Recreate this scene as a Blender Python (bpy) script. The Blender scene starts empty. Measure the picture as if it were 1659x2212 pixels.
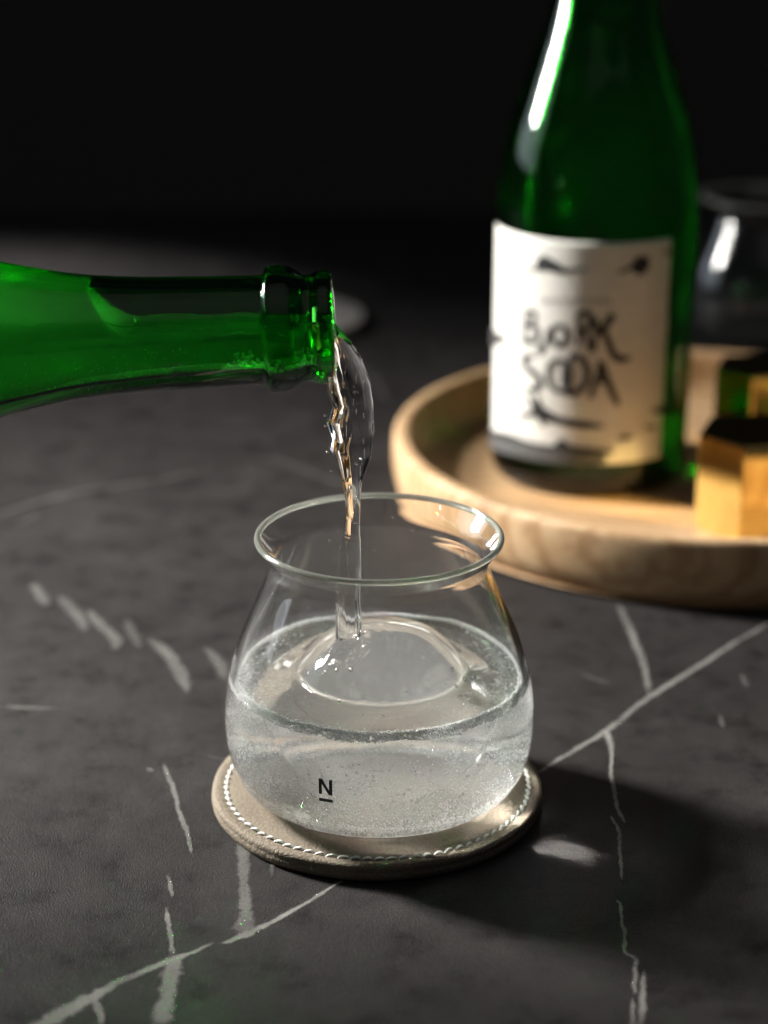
import bpy, bmesh, math, random
from mathutils import Vector, Matrix, noise
R = math.radians
random.seed(7)
scene = bpy.context.scene
COL = scene.collection

# ---------------------------------------------------------------- camera
cam_data = bpy.data.cameras.new("camera")
cam = bpy.data.objects.new("camera", cam_data)
COL.objects.link(cam)
cam.location = (0.00214, -0.55966, 0.30360)
cam.rotation_euler = (R(90 - 20.2), 0, 0)
cam_data.sensor_fit = 'VERTICAL'
cam_data.sensor_height = 36.0
cam_data.lens = 4250 / 2212 * 36.0
cam_data.clip_start = 0.01
cam_data.clip_end = 50
cam_data.dof.use_dof = True
cam_data.dof.focus_distance = 0.583
cam_data.dof.aperture_fstop = 6.2
scene.camera = cam

# ---------------------------------------------------------------- world and lamps
world = bpy.data.worlds.new("World")
scene.world = world
world.use_nodes = True
bg = world.node_tree.nodes["Background"]
bg.inputs[0].default_value = (0.75, 0.86, 1.0, 1)
bg.inputs[1].default_value = 0.015

def area_lamp(name, loc, target, sx, sy, power, color, spread=180):
    l = bpy.data.lights.new(name, 'AREA')
    l.shape = 'RECTANGLE'; l.size = sx; l.size_y = sy
    l.energy = power; l.color = color; l.spread = R(spread)
    o = bpy.data.objects.new(name, l); COL.objects.link(o)
    o.location = loc
    d = Vector(target) - Vector(loc)
    o.rotation_euler = d.to_track_quat('-Z', 'Y').to_euler()
    return o
area_lamp("key_lamp", (-0.76, 0.45, 0.435), (0.06, 0.03, 0.02), 0.13, 0.14, 3.9, (1.0, 0.965, 0.91), 68)
area_lamp("key_lamp", (-0.76, 0.45, 0.665), (0.06, 0.03, 0.02), 0.13, 0.11, 1.8, (1.0, 0.965, 0.91), 68)
area_lamp("far_lamp", (-0.95, 1.10, 0.55), (-0.22, 0.72, 0.0), 0.05, 0.05, 0.15, (1.0, 0.96, 0.92), 13)
area_lamp("overhead_fill", (0.1, -0.35, 1.15), (0.05, 0.1, 0.0), 1.6, 1.3, 0.30, (1.0, 0.96, 0.90), 110)  # added soft fill from above, not a lamp of the place
area_lamp("window_lamp", (-1.25, 0.55, 0.55), (0.0, 0.0, 0.05), 0.9, 0.8, 1.4, (0.80, 0.90, 1.0), 90)

# ---------------------------------------------------------------- render settings
scene.view_settings.view_transform = 'Standard'
scene.view_settings.look = 'None'
scene.view_settings.exposure = 0.0
scene.view_settings.gamma = 1.0
scene.view_settings.use_curve_mapping = False
cy = scene.cycles
cy.use_denoising = True
cy.denoiser = 'OPENIMAGEDENOISE'
cy.max_bounces = 32
cy.transmission_bounces = 24
cy.glossy_bounces = 8
cy.diffuse_bounces = 14
cy.transparent_max_bounces = 16
cy.volume_bounces = 6
cy.caustics_reflective = True
cy.caustics_refractive = True
cy.blur_glossy = 0.0
cy.sample_clamp_direct = 0
cy.sample_clamp_indirect = 220
cy.use_adaptive_sampling = False
cy.use_guiding = True
cy.use_surface_guiding = True
cy.use_volume_guiding = True
cy.guiding_training_samples = 128

# ---- traced positions, metres
VEINS = [(1.0,[(-0.09013,-0.12832,0.00324),(-0.08686,-0.12263,0.00294),(-0.07886,-0.11343,0.0024),(-0.07518,-0.1098,0.00201),(-0.06955,-0.10326,0.00135),(-0.06164,-0.09658,0.00123),(-0.05562,-0.09203,0.00138),(-0.05043,-0.08857,0.00076),(-0.04529,-0.08366,0.00056)]),(1.0,[(-0.04442,-0.08484,0.00028),(-0.04078,-0.08319,0.00084),(-0.03709,-0.08011,0.00155),(-0.03326,-0.0765,0.00113),(-0.02862,-0.07212,0.001),(-0.02062,-0.06317,0.0008),(-0.0108,-0.05133,0.00067),(0.00221,-0.03655,0.00068)]),(0.9,[(0.04251,0.00445,0.00073),(0.05424,0.01943,0.00082),(0.06758,0.03509,0.0011),(0.07957,0.04933,0.00129),(0.09485,0.07239,0.00124),(0.11036,0.09136,0.00127),(0.12462,0.10924,0.00112),(0.13813,0.12581,0.00105),(0.15562,0.14582,0.00088)]),(0.8,[(0.09491,0.15973,0.00079),(0.09579,0.1481,0.00127),(0.0974,0.12235,0.00142),(0.09787,0.09656,0.00119),(0.09665,0.07618,0.00107)]),(1.0,[(0.07801,0.04969,0.00103),(0.07855,0.04581,0.0012),(0.07882,0.03509,0.00084),(0.07761,0.02534,0.00058),(0.07656,0.01426,0.00074),(0.07639,0.00445,0.00073),(0.07608,-0.00508,0.00072),(0.07707,-0.01316,0.00055),(0.07801,-0.01757,0.00031)]),(1.0,[(0.07361,-0.01019,0.00032),(0.07394,-0.01522,0.00063),(0.07482,-0.01902,0.00062),(0.07438,-0.02677,0.00077),(0.07386,-0.03517,0.00068),(0.07306,-0.0447,0.00067),(0.07249,-0.05342,0.00044)]),(0.9,[(0.06894,-0.06089,0.00022),(0.07059,-0.06418,0.00058),(0.06988,-0.07286,0.00057),(0.07005,-0.08058,0.00063),(0.06907,-0.08904,0.00062),(0.07177,-0.09226,0.00062),(0.07076,-0.0986,0.00075),(0.06981,-0.10546,0.00067),(0.06944,-0.10958,0.0002)]),(0.9,[(0.0733,-0.09748,0.00027),(0.07222,-0.10414,0.00081),(0.07104,-0.11173,0.00093),(0.06925,-0.12529,0.00104)]),(0.8,[(0.06857,-0.11066,0.00027),(0.06806,-0.11597,0.0006),(0.06684,-0.12529,0.00065)]),(0.35,[(0.13246,0.09455,0.00055),(0.13279,0.08859,0.00109),(0.13284,0.08117,0.00063)]),(0.35,[(0.11914,0.06196,0.00052),(0.11906,0.05541,0.00095),(0.11872,0.04933,0.00052)]),(0.6,[(-0.04129,-0.02762,0.00138),(-0.04095,-0.03044,0.00168),(-0.04004,-0.042,0.0018),(-0.03926,-0.05159,0.00148),(-0.03763,-0.06793,0.00194),(-0.03741,-0.07529,0.00242),(-0.03738,-0.07963,0.00353)]),(0.8,[(-0.05569,-0.09134,0.00166),(-0.05581,-0.09522,0.00234),(-0.05591,-0.09927,0.00259),(-0.05587,-0.11066,0.00227),(-0.05617,-0.11597,0.00265),(-0.05605,-0.1263,0.00299)]),(0.75,[(-0.05586,-0.09088,0.00097),(-0.05737,-0.08484,0.0007),(-0.05946,-0.07335,0.00078),(-0.06081,-0.06543,0.00043)]),(0.55,[(-0.0594,-0.06089,0.00029),(-0.06051,-0.05524,0.00066),(-0.06247,-0.04683,0.00045)]),(0.75,[(-0.07084,0.02369,0.00058),(-0.06877,0.01554,0.00074),(-0.06602,0.00633,0.00081),(-0.06255,-0.00929,0.00079),(-0.06053,-0.01669,0.00094),(-0.05888,-0.02191,0.0007),(-0.05731,-0.0296,0.00061),(-0.05568,-0.03655,0.00038)]),(0.45,[(-0.07618,0.02073,0.00041),(-0.07493,0.0191,0.00082),(-0.07369,0.01748,0.00049)]),(0.4,[(-0.14073,0.18051,0.00081),(-0.13921,0.17705,0.00182),(-0.13534,0.1683,0.0022),(-0.13267,0.16209,0.00199),(-0.13099,0.15738,0.00099)]),(0.36,[(-0.12826,0.16686,0.0008),(-0.12641,0.16447,0.00199),(-0.12081,0.15411,0.00256),(-0.11532,0.14264,0.00214),(-0.11241,0.13105,0.00134)]),(0.45,[(-0.11461,0.15411,0.00098),(-0.11164,0.14719,0.00156),(-0.10801,0.14039,0.00232),(-0.10191,0.12929,0.00248),(-0.09862,0.12149,0.00227),(-0.09937,0.11511,0.00131)]),(0.28,[(-0.09846,0.14582,0.00097),(-0.09467,0.13237,0.00211),(-0.09109,0.12149,0.0017),(-0.08972,0.11723,0.00075)]),(0.5,[(-0.08801,0.12365,0.00076),(-0.08541,0.12235,0.0017),(-0.07983,0.11427,0.00281),(-0.07685,0.10717,0.0026),(-0.07373,0.09817,0.00294),(-0.07008,0.08662,0.00217),(-0.06767,0.07694,0.00071)]),(0.4,[(-0.06561,0.11638,0.00056),(-0.06269,0.11258,0.00168),(-0.0597,0.10552,0.00241),(-0.05719,0.09736,0.00202),(-0.05517,0.08859,0.00127)]),(0.45,[(-0.13143,0.06676,0.00044),(-0.12798,0.06565,0.00105),(-0.12303,0.06528,0.00141),(-0.11907,0.06491,0.00088),(-0.11164,0.06528,0.00035)]),(0.22,[(-0.17226,0.25836,0.00177),(-0.15661,0.27518,0.00181),(-0.14009,0.29072,0.00207),(-0.12203,0.299,0.00185),(-0.09961,0.31006,0.00164),(-0.0771,0.32677,0.00119)]),(0.18,[(-0.16125,0.2427,0.00109),(-0.15514,0.25425,0.00155),(-0.15094,0.26609,0.00112)]),(0.2,[(-0.05829,0.34407,0.00121),(-0.03963,0.32677,0.00167),(-0.02151,0.30678,0.0014),(-0.00415,0.29389,0.00115)]),(0.2,[(-0.01617,0.5219,0.00142),(-0.0015,0.4663,0.0019),(0.0042,0.42377,0.00131)]),(0.8,[(-0.07589,-0.11001,0.00107),(-0.07455,-0.11343,0.0012),(-0.07281,-0.11807,0.00099),(-0.07111,-0.12529,0.00078)]),(0.25,[(-0.03017,-0.03379,0.0003),(-0.03114,-0.042,0.0006),(-0.0314,-0.05001,0.0003)]),(0.15,[(0.07326,0.09455,0.00073),(0.07942,0.08859,0.00127),(0.0857,0.08467,0.00072)]),(0.2,[(-0.05893,0.02968,0.00033),(-0.0533,0.027,0.00058),(-0.04862,0.02634,0.00033)])]
STREAM = [(-0.01363,0.15937,0.00146),(-0.01322,0.15841,0.00189),(-0.0128,0.15745,0.00232),(-0.01238,0.15648,0.00274),(-0.01196,0.15552,0.00317),(-0.01154,0.15456,0.0036),(-0.01124,0.15359,0.00391),(-0.01095,0.15263,0.00422),(-0.01065,0.15166,0.00452),(-0.01035,0.15069,0.00483),(-0.01005,0.14972,0.00514),(-0.00976,0.14875,0.00545),(-0.00958,0.14778,0.00564),(-0.00942,0.14681,0.00581),(-0.00921,0.14583,0.00592),(-0.00897,0.14486,0.00602),(-0.00874,0.14388,0.00611),(-0.00851,0.1429,0.00621),(-0.0083,0.14192,0.00633),(-0.00815,0.14094,0.00639),(-0.00805,0.13996,0.00641),(-0.00794,0.13898,0.00642),(-0.00774,0.138,0.00634),(-0.00754,0.13701,0.00626),(-0.00734,0.13603,0.00619),(-0.00714,0.13504,0.00611),(-0.00694,0.13405,0.00603),(-0.00708,0.13306,0.00619),(-0.00726,0.13207,0.0064),(-0.00745,0.13108,0.0066),(-0.00764,0.13009,0.00681),(-0.00773,0.12909,0.00691),(-0.00755,0.1281,0.00675),(-0.00738,0.1271,0.00659),(-0.00722,0.12611,0.00642),(-0.00712,0.12511,0.00618),(-0.00706,0.12411,0.00598),(-0.00722,0.12311,0.006),(-0.00739,0.1221,0.00602),(-0.00755,0.1211,0.00604),(-0.00744,0.1201,0.00579),(-0.00733,0.11909,0.00553),(-0.00727,0.11808,0.00523),(-0.00727,0.11707,0.00487),(-0.00727,0.11606,0.00451),(-0.0073,0.11505,0.00418),(-0.00734,0.11404,0.00386),(-0.00736,0.11303,0.00356),(-0.00737,0.11201,0.00326),(-0.00738,0.111,0.00296),(-0.00734,0.10998,0.00277),(-0.00728,0.10896,0.00263),(-0.00723,0.10794,0.00249),(-0.00723,0.10692,0.00241),(-0.00723,0.1059,0.00233),(-0.00721,0.10488,0.00227),(-0.00717,0.10385,0.00222),(-0.00713,0.10283,0.00218),(-0.00709,0.1018,0.00214),(-0.00705,0.10077,0.00209),(-0.00705,0.09975,0.00209),(-0.00711,0.09871,0.00215),(-0.00717,0.09768,0.0022),(-0.00721,0.09665,0.00227),(-0.00724,0.09562,0.00235),(-0.00728,0.09458,0.00243),(-0.00732,0.09354,0.0025),(-0.00746,0.09251,0.00269),(-0.00763,0.09147,0.0029),(-0.00781,0.09043,0.00309),(-0.00801,0.08938,0.00328),(-0.00808,0.08834,0.00335),(-0.00812,0.0873,0.00338),(-0.00815,0.08625,0.00341),(-0.00818,0.0852,0.00344),(-0.00822,0.08416,0.00347),(-0.00826,0.08311,0.00351),(-0.00832,0.08206,0.00356),(-0.00836,0.081,0.00362),(-0.00841,0.07995,0.00368),(-0.00845,0.0789,0.00374),(-0.00849,0.07784,0.00381),(-0.00853,0.07678,0.00387),(-0.00856,0.07572,0.00392),(-0.00855,0.07466,0.00394),(-0.00854,0.0736,0.00395),(-0.00853,0.07254,0.00397),(-0.00853,0.07148,0.00399),(-0.00852,0.07041,0.004),(-0.00854,0.06935,0.00399),(-0.00856,0.06828,0.00398),(-0.00858,0.06721,0.00397),(-0.00859,0.06614,0.00396),(-0.00861,0.06507,0.00396),(-0.00861,0.06399,0.00393),(-0.00862,0.06292,0.00391),(-0.00862,0.06184,0.00388),(-0.00862,0.06077,0.00386),(-0.00862,0.05969,0.00384),(-0.00862,0.05861,0.00381),(-0.00863,0.05753,0.00379),(-0.00863,0.05644,0.00377),(-0.00862,0.05536,0.00375),(-0.00869,0.05428,0.00382),(-0.00877,0.05319,0.0039)]
INK = [('B',0.75,[[(-46.48,0.09149,0.00083),(-46.43,0.08575,0.00083),(-46.4,0.07823,0.00083)],[(-46.48,0.09149,0.00073),(-41.37,0.09237,0.00083),(-39.68,0.09013,0.00083),(-41.87,0.08697,0.00083),(-45.56,0.08587,0.00062)],[(-45.56,0.08587,0.00062),(-39.31,0.08559,0.00094),(-37.78,0.08233,0.00104),(-40.82,0.07916,0.00094),(-48.39,0.0782,0.00073)]]),('J',0.85,[[(-30.84,0.0863,0.00049),(-31.76,0.08132,0.00066),(-34.28,0.07729,0.00098),(-37.29,0.07459,0.00139)]]),('O',0.75,[[(-24.88,0.0883,0.00066),(-28.62,0.08596,0.00085),(-28.88,0.08278,0.00092),(-26.03,0.07932,0.00085),(-22.42,0.07993,0.00085),(-20.42,0.08352,0.00092),(-21.23,0.08688,0.00085),(-24.88,0.0883,0.00066)]]),('R',0.9,[[(-13.98,0.09386,0.00071),(-13.7,0.08735,0.00071),(-13.78,0.07964,0.0006)],[(-14.84,0.09376,0.00066),(-9.54,0.09461,0.00082),(-7.04,0.091,0.00082),(-9.01,0.08754,0.00077),(-13.09,0.08653,0.0006)],[(-10.6,0.0868,0.00071),(-8.49,0.08243,0.00077),(-6.12,0.07734,0.00071)]]),('K',1.0,[[(-4.15,0.09248,0.0006),(-4.16,0.08538,0.00071),(-5.23,0.07794,0.00055)],[(4.64,0.09417,0.00109),(0.96,0.08939,0.00109),(-3.81,0.08538,0.00082)],[(-0.73,0.08769,0.00098),(2.76,0.08198,0.00093),(5.94,0.0762,0.00104),(10.45,0.07422,0.00109),(16.09,0.07463,0.00033)]]),('S',0.85,[[(-39.63,0.07224,0.00074),(-44.68,0.07197,0.00084),(-47.0,0.06939,0.00093),(-43.51,0.06672,0.00102),(-38.0,0.0646,0.00102),(-35.08,0.06207,0.00102),(-37.32,0.05855,0.00093),(-43.59,0.05749,0.00065)]]),('O',0.7,[[(-24.26,0.07344,0.00066),(-29.14,0.07006,0.00085),(-30.14,0.06531,0.00085),(-27.56,0.06034,0.00085),(-22.9,0.05905,0.00079),(-18.38,0.06146,0.00079),(-17.43,0.06675,0.00072),(-19.33,0.07182,0.00072),(-24.26,0.07344,0.00066)],[(-22.04,0.07074,0.00059),(-20.23,0.06684,0.00112),(-21.66,0.06178,0.00059)]]),('D',0.9,[[(-17.3,0.0757,0.00071),(-17.9,0.06759,0.00055),(-18.78,0.05881,0.00082)],[(-17.67,0.07568,0.00093),(-11.46,0.07401,0.00093),(-7.86,0.06867,0.00098),(-9.31,0.06283,0.00093),(-14.05,0.05941,0.00098),(-19.12,0.0582,0.00109)]]),('A',1.0,[[(-0.97,0.07368,0.00093),(-1.29,0.06994,0.00093),(-3.48,0.06356,0.00087),(-6.04,0.05712,0.00071)],[(-0.73,0.07311,0.00093),(2.5,0.06589,0.00098),(5.7,0.06003,0.00098),(9.49,0.0538,0.00082)],[(-2.81,0.06444,0.0006),(3.28,0.06472,0.0006)]]),('branch',1.0,[[(-39.67,0.05172,0.00082),(-32.67,0.04798,0.00191),(-24.66,0.04626,0.0012),(-14.16,0.04517,0.00109),(-5.45,0.04454,0.00098),(2.13,0.04441,0.00027)],[(-36.91,0.04858,0.00137),(-43.49,0.05526,0.00027)],[(-36.01,0.04753,0.00109),(-50.0,0.04391,0.00022)],[(-35.16,0.04765,0.00137),(-32.44,0.04239,0.00038)],[(-34.42,0.05011,0.00098),(-37.22,0.05621,0.00016)]]),('fox',0.95,[[(-39.75,0.11255,0.00055),(-35.42,0.11443,0.00191),(-30.58,0.11406,0.00164),(-25.15,0.11245,0.00098),(-21.42,0.11199,0.00038)],[(-36.24,0.11434,0.00082),(-34.33,0.11778,0.00022)],[(-51.36,0.10964,0.00016),(-39.52,0.11128,0.00033),(-22.18,0.11266,0.00044),(-10.06,0.11361,0.00022)],[(-37.01,0.11257,0.00044),(-36.51,0.11066,0.00027)],[(-28.2,0.11287,0.00044),(-27.94,0.11037,0.00027)]]),('bee',1.0,[[(18.01,0.1186,0.00082),(18.8,0.11466,0.00301),(19.05,0.11074,0.00082)],[(6.18,0.11226,0.00022),(10.48,0.11309,0.00055),(15.16,0.11541,0.00044)],[(21.65,0.11671,0.00055),(24.75,0.11872,0.00016)]]),('hill',0.8,[[(-86.77,0.02719,0.00164),(-58.83,0.03231,0.00126),(-40.68,0.03237,0.00098),(-25.65,0.03268,0.00098),(-10.71,0.03293,0.0012),(8.25,0.03262,0.00055)],[(-24.09,0.03267,0.00082),(-21.15,0.03535,0.00137),(-15.86,0.03369,0.00082)]]),('band',0.45,[[(-86.14,0.02424,0.00191),(-52.59,0.02847,0.00219),(-33.56,0.0291,0.00219),(-17.9,0.02937,0.00219),(-6.93,0.02951,0.00191),(3.99,0.02916,0.00109)]]),('hill',0.7,[[(-93.15,0.07158,0.00328),(-80.15,0.07402,0.00246),(-68.75,0.07585,0.0012),(-61.1,0.07701,0.00022)]]),('leaf',0.7,[[(39.49,0.04938,0.00137),(35.46,0.04879,0.00082),(29.71,0.05012,0.00022)],[(37.25,0.11927,0.00109),(34.43,0.11844,0.00027)],[(34.13,0.04127,0.00066),(24.97,0.04298,0.00016)],[(18.66,0.03883,0.00044),(13.97,0.03869,0.00066),(10.13,0.03936,0.00022)]]),('text',0.35,[[(-35.6,0.09906,0.00027),(-35.85,0.09699,0.00027)],[(-32.43,0.09941,0.00027),(-32.02,0.09741,0.00027)],[(-29.35,0.09971,0.00027),(-29.58,0.09765,0.00027)],[(-26.36,0.09998,0.00027),(-25.97,0.09798,0.00027)],[(-23.43,0.10022,0.00027),(-23.64,0.09817,0.00027)],[(-20.56,0.10043,0.00027),(-20.18,0.09842,0.00027)],[(-17.73,0.10061,0.00027),(-17.93,0.09857,0.00027)],[(-14.93,0.10076,0.00027),(-14.56,0.09875,0.00027)],[(-12.16,0.10089,0.00027),(-12.36,0.09885,0.00027)],[(-9.41,0.10099,0.00027),(-9.04,0.09897,0.00027)],[(-6.67,0.10106,0.00027),(-6.86,0.09903,0.00027)],[(-3.93,0.10111,0.00027),(-3.55,0.09909,0.00027)],[(-1.19,0.10113,0.00027),(-1.37,0.09911,0.00027)],[(1.57,0.10113,0.00027),(1.96,0.0991,0.00027)]])]
# ---------------------------------------------------------------- helpers
def tag(o, label=None, cat=None, group=None, kind=None):
    if label: o["label"] = label
    if cat: o["category"] = cat
    if group: o["group"] = group
    if kind: o["kind"] = kind
    return o
def empty(name, loc=(0, 0, 0)):
    o = bpy.data.objects.new(name, None); o.empty_display_size = 0.02
    COL.objects.link(o); o.location = loc
    return o
def mesh_obj(name, verts, faces, mat, parent=None, smooth=True, loc=None):
    me = bpy.data.meshes.new(name)
    me.from_pydata([tuple(v) for v in verts], [], faces)
    me.validate(); me.update()
    if mat: me.materials.append(mat)
    if smooth: me.polygons.foreach_set("use_smooth", [True] * len(me.polygons))
    o = bpy.data.objects.new(name, me); COL.objects.link(o)
    if loc: o.location = loc
    if parent: o.parent = parent
    return o
def catmull(pts, n=6):
    out = []
    for i in range(len(pts) - 1):
        p0 = pts[max(i - 1, 0)]; p1 = pts[i]; p2 = pts[i + 1]; p3 = pts[min(i + 2, len(pts) - 1)]
        for k in range(n):
            t = k / n
            out.append(tuple(0.5 * (2 * b + (c - a) * t + (2 * a - 5 * b + 4 * c - d) * t * t + (3 * b - a - 3 * c + d) * t ** 3)
                             for a, b, c, d in zip(p0, p1, p2, p3)))
    out.append(tuple(pts[-1]))
    return out
def lathe(profile, seg=96, wob=None):
    """profile (r, z); r=0 ends become poles"""
    V = []; F = []; rings = []
    for (r, z) in profile:
        if r < 1e-6:
            rings.append([len(V)]); V.append((0, 0, z))
        else:
            rings.append(list(range(len(V), len(V) + seg)))
            for k in range(seg):
                a = 2 * math.pi * k / seg
                dr, dz = wob(a, r, z) if wob else (0, 0)
                V.append(((r + dr) * math.cos(a), (r + dr) * math.sin(a), z + dz))
    for A, B in zip(rings[:-1], rings[1:]):
        for k in range(seg):
            k2 = (k + 1) % seg
            if len(A) == 1 and len(B) == 1: break
            if len(A) == 1: F.append((A[0], B[k2], B[k]))
            elif len(B) == 1: F.append((A[k], A[k2], B[0]))
            else: F.append((A[k], A[k2], B[k2], B[k]))
    return V, F
def offset_profile(pr, d):
    """shift an open outer profile inwards along its normal"""
    out = []
    for i, (r, z) in enumerate(pr):
        a = pr[max(i - 1, 0)]; b = pr[min(i + 1, len(pr) - 1)]
        t = Vector((b[0] - a[0], b[1] - a[1])).normalized()
        dd = d(z) if callable(d) else d
        out.append((max(r - t.y * dd, 0), z + t.x * dd))
    return out
ICO = None
def ico(sub=1):
    bm = bmesh.new(); bmesh.ops.create_icosphere(bm, subdivisions=sub, radius=1)
    v = [x.co.copy() for x in bm.verts]; f = [tuple(y.index for y in x.verts) for x in bm.faces]
    bm.free(); return v, f
def ico0():
    t = (1 + 5 ** .5) / 2
    v = [Vector(p).normalized() for p in ((-1, t, 0), (1, t, 0), (-1, -t, 0), (1, -t, 0), (0, -1, t), (0, 1, t), (0, -1, -t), (0, 1, -t), (t, 0, -1), (t, 0, 1), (-t, 0, -1), (-t, 0, 1))]
    f = [(0, 11, 5), (0, 5, 1), (0, 1, 7), (0, 7, 10), (0, 10, 11), (1, 5, 9), (5, 11, 4), (11, 10, 2), (10, 7, 6), (7, 1, 8), (3, 9, 4), (3, 4, 2), (3, 2, 6), (3, 6, 8), (3, 8, 9), (4, 9, 5), (2, 4, 11), (6, 2, 10), (8, 6, 7), (9, 8, 1)]
    return v, f
ICO0 = ico0()
ICO1 = ico(2); ICO2 = ico(3)
def spheres(name, items, mat, parent=None, base=None, loc=None):
    """one mesh of many small bubbles: items = (x, y, z, r)"""
    bv, bf = base or ICO1
    V = []; F = []
    for (x, y, z, r) in items:
        o = len(V)
        V.extend((x + v.x * r, y + v.y * r, z + v.z * r) for v in bv)
        F.extend(tuple(i + o for i in f) for f in bf)
    return mesh_obj(name, V, F, mat, parent, True, loc)

# ---------------------------------------------------------------- materials
def new_mat(name):
    m = bpy.data.materials.new(name); m.use_nodes = True
    nt = m.node_tree; nt.nodes.clear()
    out = nt.nodes.new("ShaderNodeOutputMaterial")
    return m, nt, out
def N(nt, t, **kw):
    n = nt.nodes.new("ShaderNode" + t)
    for k, v in kw.items():
        if k in n.inputs: n.inputs[k].default_value = v
        else: setattr(n, k, v)
    return n
def L(nt, a, b): nt.links.new(a, b)
def ramp(nt, src, stops):
    r = N(nt, "ValToRGB")
    el = r.color_ramp.elements
    while len(el) < len(stops): el.new(0.5)
    for e, (p, c) in zip(el, stops):
        e.position = p; e.color = (*c, 1) if len(c) == 3 else c
    L(nt, src, r.inputs[0]); return r
def principled(name, col, rough=0.5, metal=0.0, **kw):
    m, nt, out = new_mat(name)
    b = N(nt, "BsdfPrincipled"); b.inputs["Base Color"].default_value = (*col, 1)
    b.inputs["Roughness"].default_value = rough; b.inputs["Metallic"].default_value = metal
    for k, v in kw.items(): b.inputs[k.replace("_", " ")].default_value = v
    L(nt, b.outputs[0], out.inputs[0]); return m
def glass(name, col=(1, 1, 1), ior=1.5, rough=0.0, absorb=None, bump=None):
    m, nt, out = new_mat(name)
    g = N(nt, "BsdfGlass"); g.inputs["Color"].default_value = (*col, 1)
    g.inputs["IOR"].default_value = ior; g.inputs["Roughness"].default_value = rough
    L(nt, g.outputs[0], out.inputs[0])
    if bump:
        sc, st, det = bump
        tc = N(nt, "TexCoord"); nz = N(nt, "TexNoise"); nz.inputs["Scale"].default_value = sc; nz.inputs["Detail"].default_value = det
        L(nt, tc.outputs["Object"], nz.inputs["Vector"])
        bp = N(nt, "Bump"); bp.inputs["Strength"].default_value = st; bp.inputs["Distance"].default_value = 0.001
        L(nt, nz.outputs[0], bp.inputs["Height"]); L(nt, bp.outputs[0], g.inputs["Normal"])
    if absorb:
        c, d = absorb
        v = N(nt, "VolumeAbsorption"); v.inputs["Color"].default_value = (*c, 1); v.inputs["Density"].default_value = d
        L(nt, v.outputs[0], out.inputs["Volume"])
    return m

M_CLEAR = glass("clear_glass", (0.995, 0.998, 0.995), 1.5, bump=(60, 0.02, 1))
def rim_glass():  # pale diffuse mixed into clear glass stands in for light the rim catches
    m = glass("rim_glass", (0.99, 0.995, 0.98), 1.5); nt = m.node_tree
    out = nt.nodes["Material Output"]; g = nt.nodes["Glass BSDF"]
    d = N(nt, "BsdfDiffuse"); d.inputs[0].default_value = (0.80, 0.82, 0.75, 1)
    t = N(nt, "BsdfTranslucent"); t.inputs[0].default_value = (0.80, 0.82, 0.75, 1)
    m1 = N(nt, "MixShader"); m1.inputs[0].default_value = 0.6; L(nt, d.outputs[0], m1.inputs[1]); L(nt, t.outputs[0], m1.inputs[2])
    m2 = N(nt, "MixShader"); m2.inputs[0].default_value = 0.30; L(nt, g.outputs[0], m2.inputs[1]); L(nt, m1.outputs[0], m2.inputs[2])
    L(nt, m2.outputs[0], out.inputs[0]); return m
M_RIM = rim_glass()
M_GREEN = glass("green_glass", (1, 1, 1), 1.52, absorb=((0.0, 0.81, 0.03), 500), bump=(70, 0.05, 1))
M_GREEN_SHADED = glass("shaded_green_glass", (1, 1, 1), 1.52, absorb=((0.0, 0.72, 0.02), 640), bump=(70, 0.05, 1))  # same glass as the pouring bottle; stronger tint stands in for dark surroundings
M_WATER = glass("water", (0.995, 1, 1), 1.333)
def fizz(m, dens):
    nt = m.node_tree; v = N(nt, "VolumeScatter"); v.inputs["Color"].default_value = (1.0, 1.0, 1.0, 1)
    v.inputs["Density"].default_value = dens; v.inputs["Anisotropy"].default_value = 0.2
    L(nt, v.outputs[0], nt.nodes["Material Output"].inputs["Volume"])
M_FIZZ = glass("sparkling_water", (0.995, 1, 1), 1.333)
fizz(M_FIZZ, 5.0)
M_FIZZ_BOTTLE = glass("bottled_sparkling_water", (1, 1, 1), 1.333)
fizz(M_FIZZ_BOTTLE, 5.0)
M_FIZZ_FULL = glass("still_bottled_water", (1, 1, 1), 1.333)
fizz(M_FIZZ_FULL, 1.0)
M_STREAM = glass("pouring_water", (1, 1, 1), 1.333)
M_ICE = glass("clear_ice", (1, 1, 1), 1.012, bump=(45, 0.04, 1))
M_BUBBLE = glass("air_bubble", (1, 1, 1), 0.75)
def frothy(name, f):
    m = glass(name, (1, 1, 1), 0.75); nt = m.node_tree
    out = nt.nodes["Material Output"]; g = nt.nodes["Glass BSDF"]
    d = N(nt, "BsdfDiffuse"); d.inputs[0].default_value = (0.97, 0.97, 0.97, 1)
    t = N(nt, "BsdfTranslucent"); t.inputs[0].default_value = (0.97, 0.97, 0.97, 1)
    m1 = N(nt, "MixShader"); m1.inputs[0].default_value = 0.8; L(nt, d.outputs[0], m1.inputs[1]); L(nt, t.outputs[0], m1.inputs[2])
    m2 = N(nt, "MixShader"); m2.inputs[0].default_value = f; L(nt, g.outputs[0], m2.inputs[1]); L(nt, m1.outputs[0], m2.inputs[2])
    L(nt, m2.outputs[0], out.inputs[0]); return m
M_FIZZB = frothy("fizz_bubble", 0.7)
M_FOAM = frothy("froth", 0.85)
M_DROP = glass("droplet", (1, 1, 1), 1.333)
M_INKB = principled("black_print", (0.006, 0.006, 0.007), 0.45)

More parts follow.
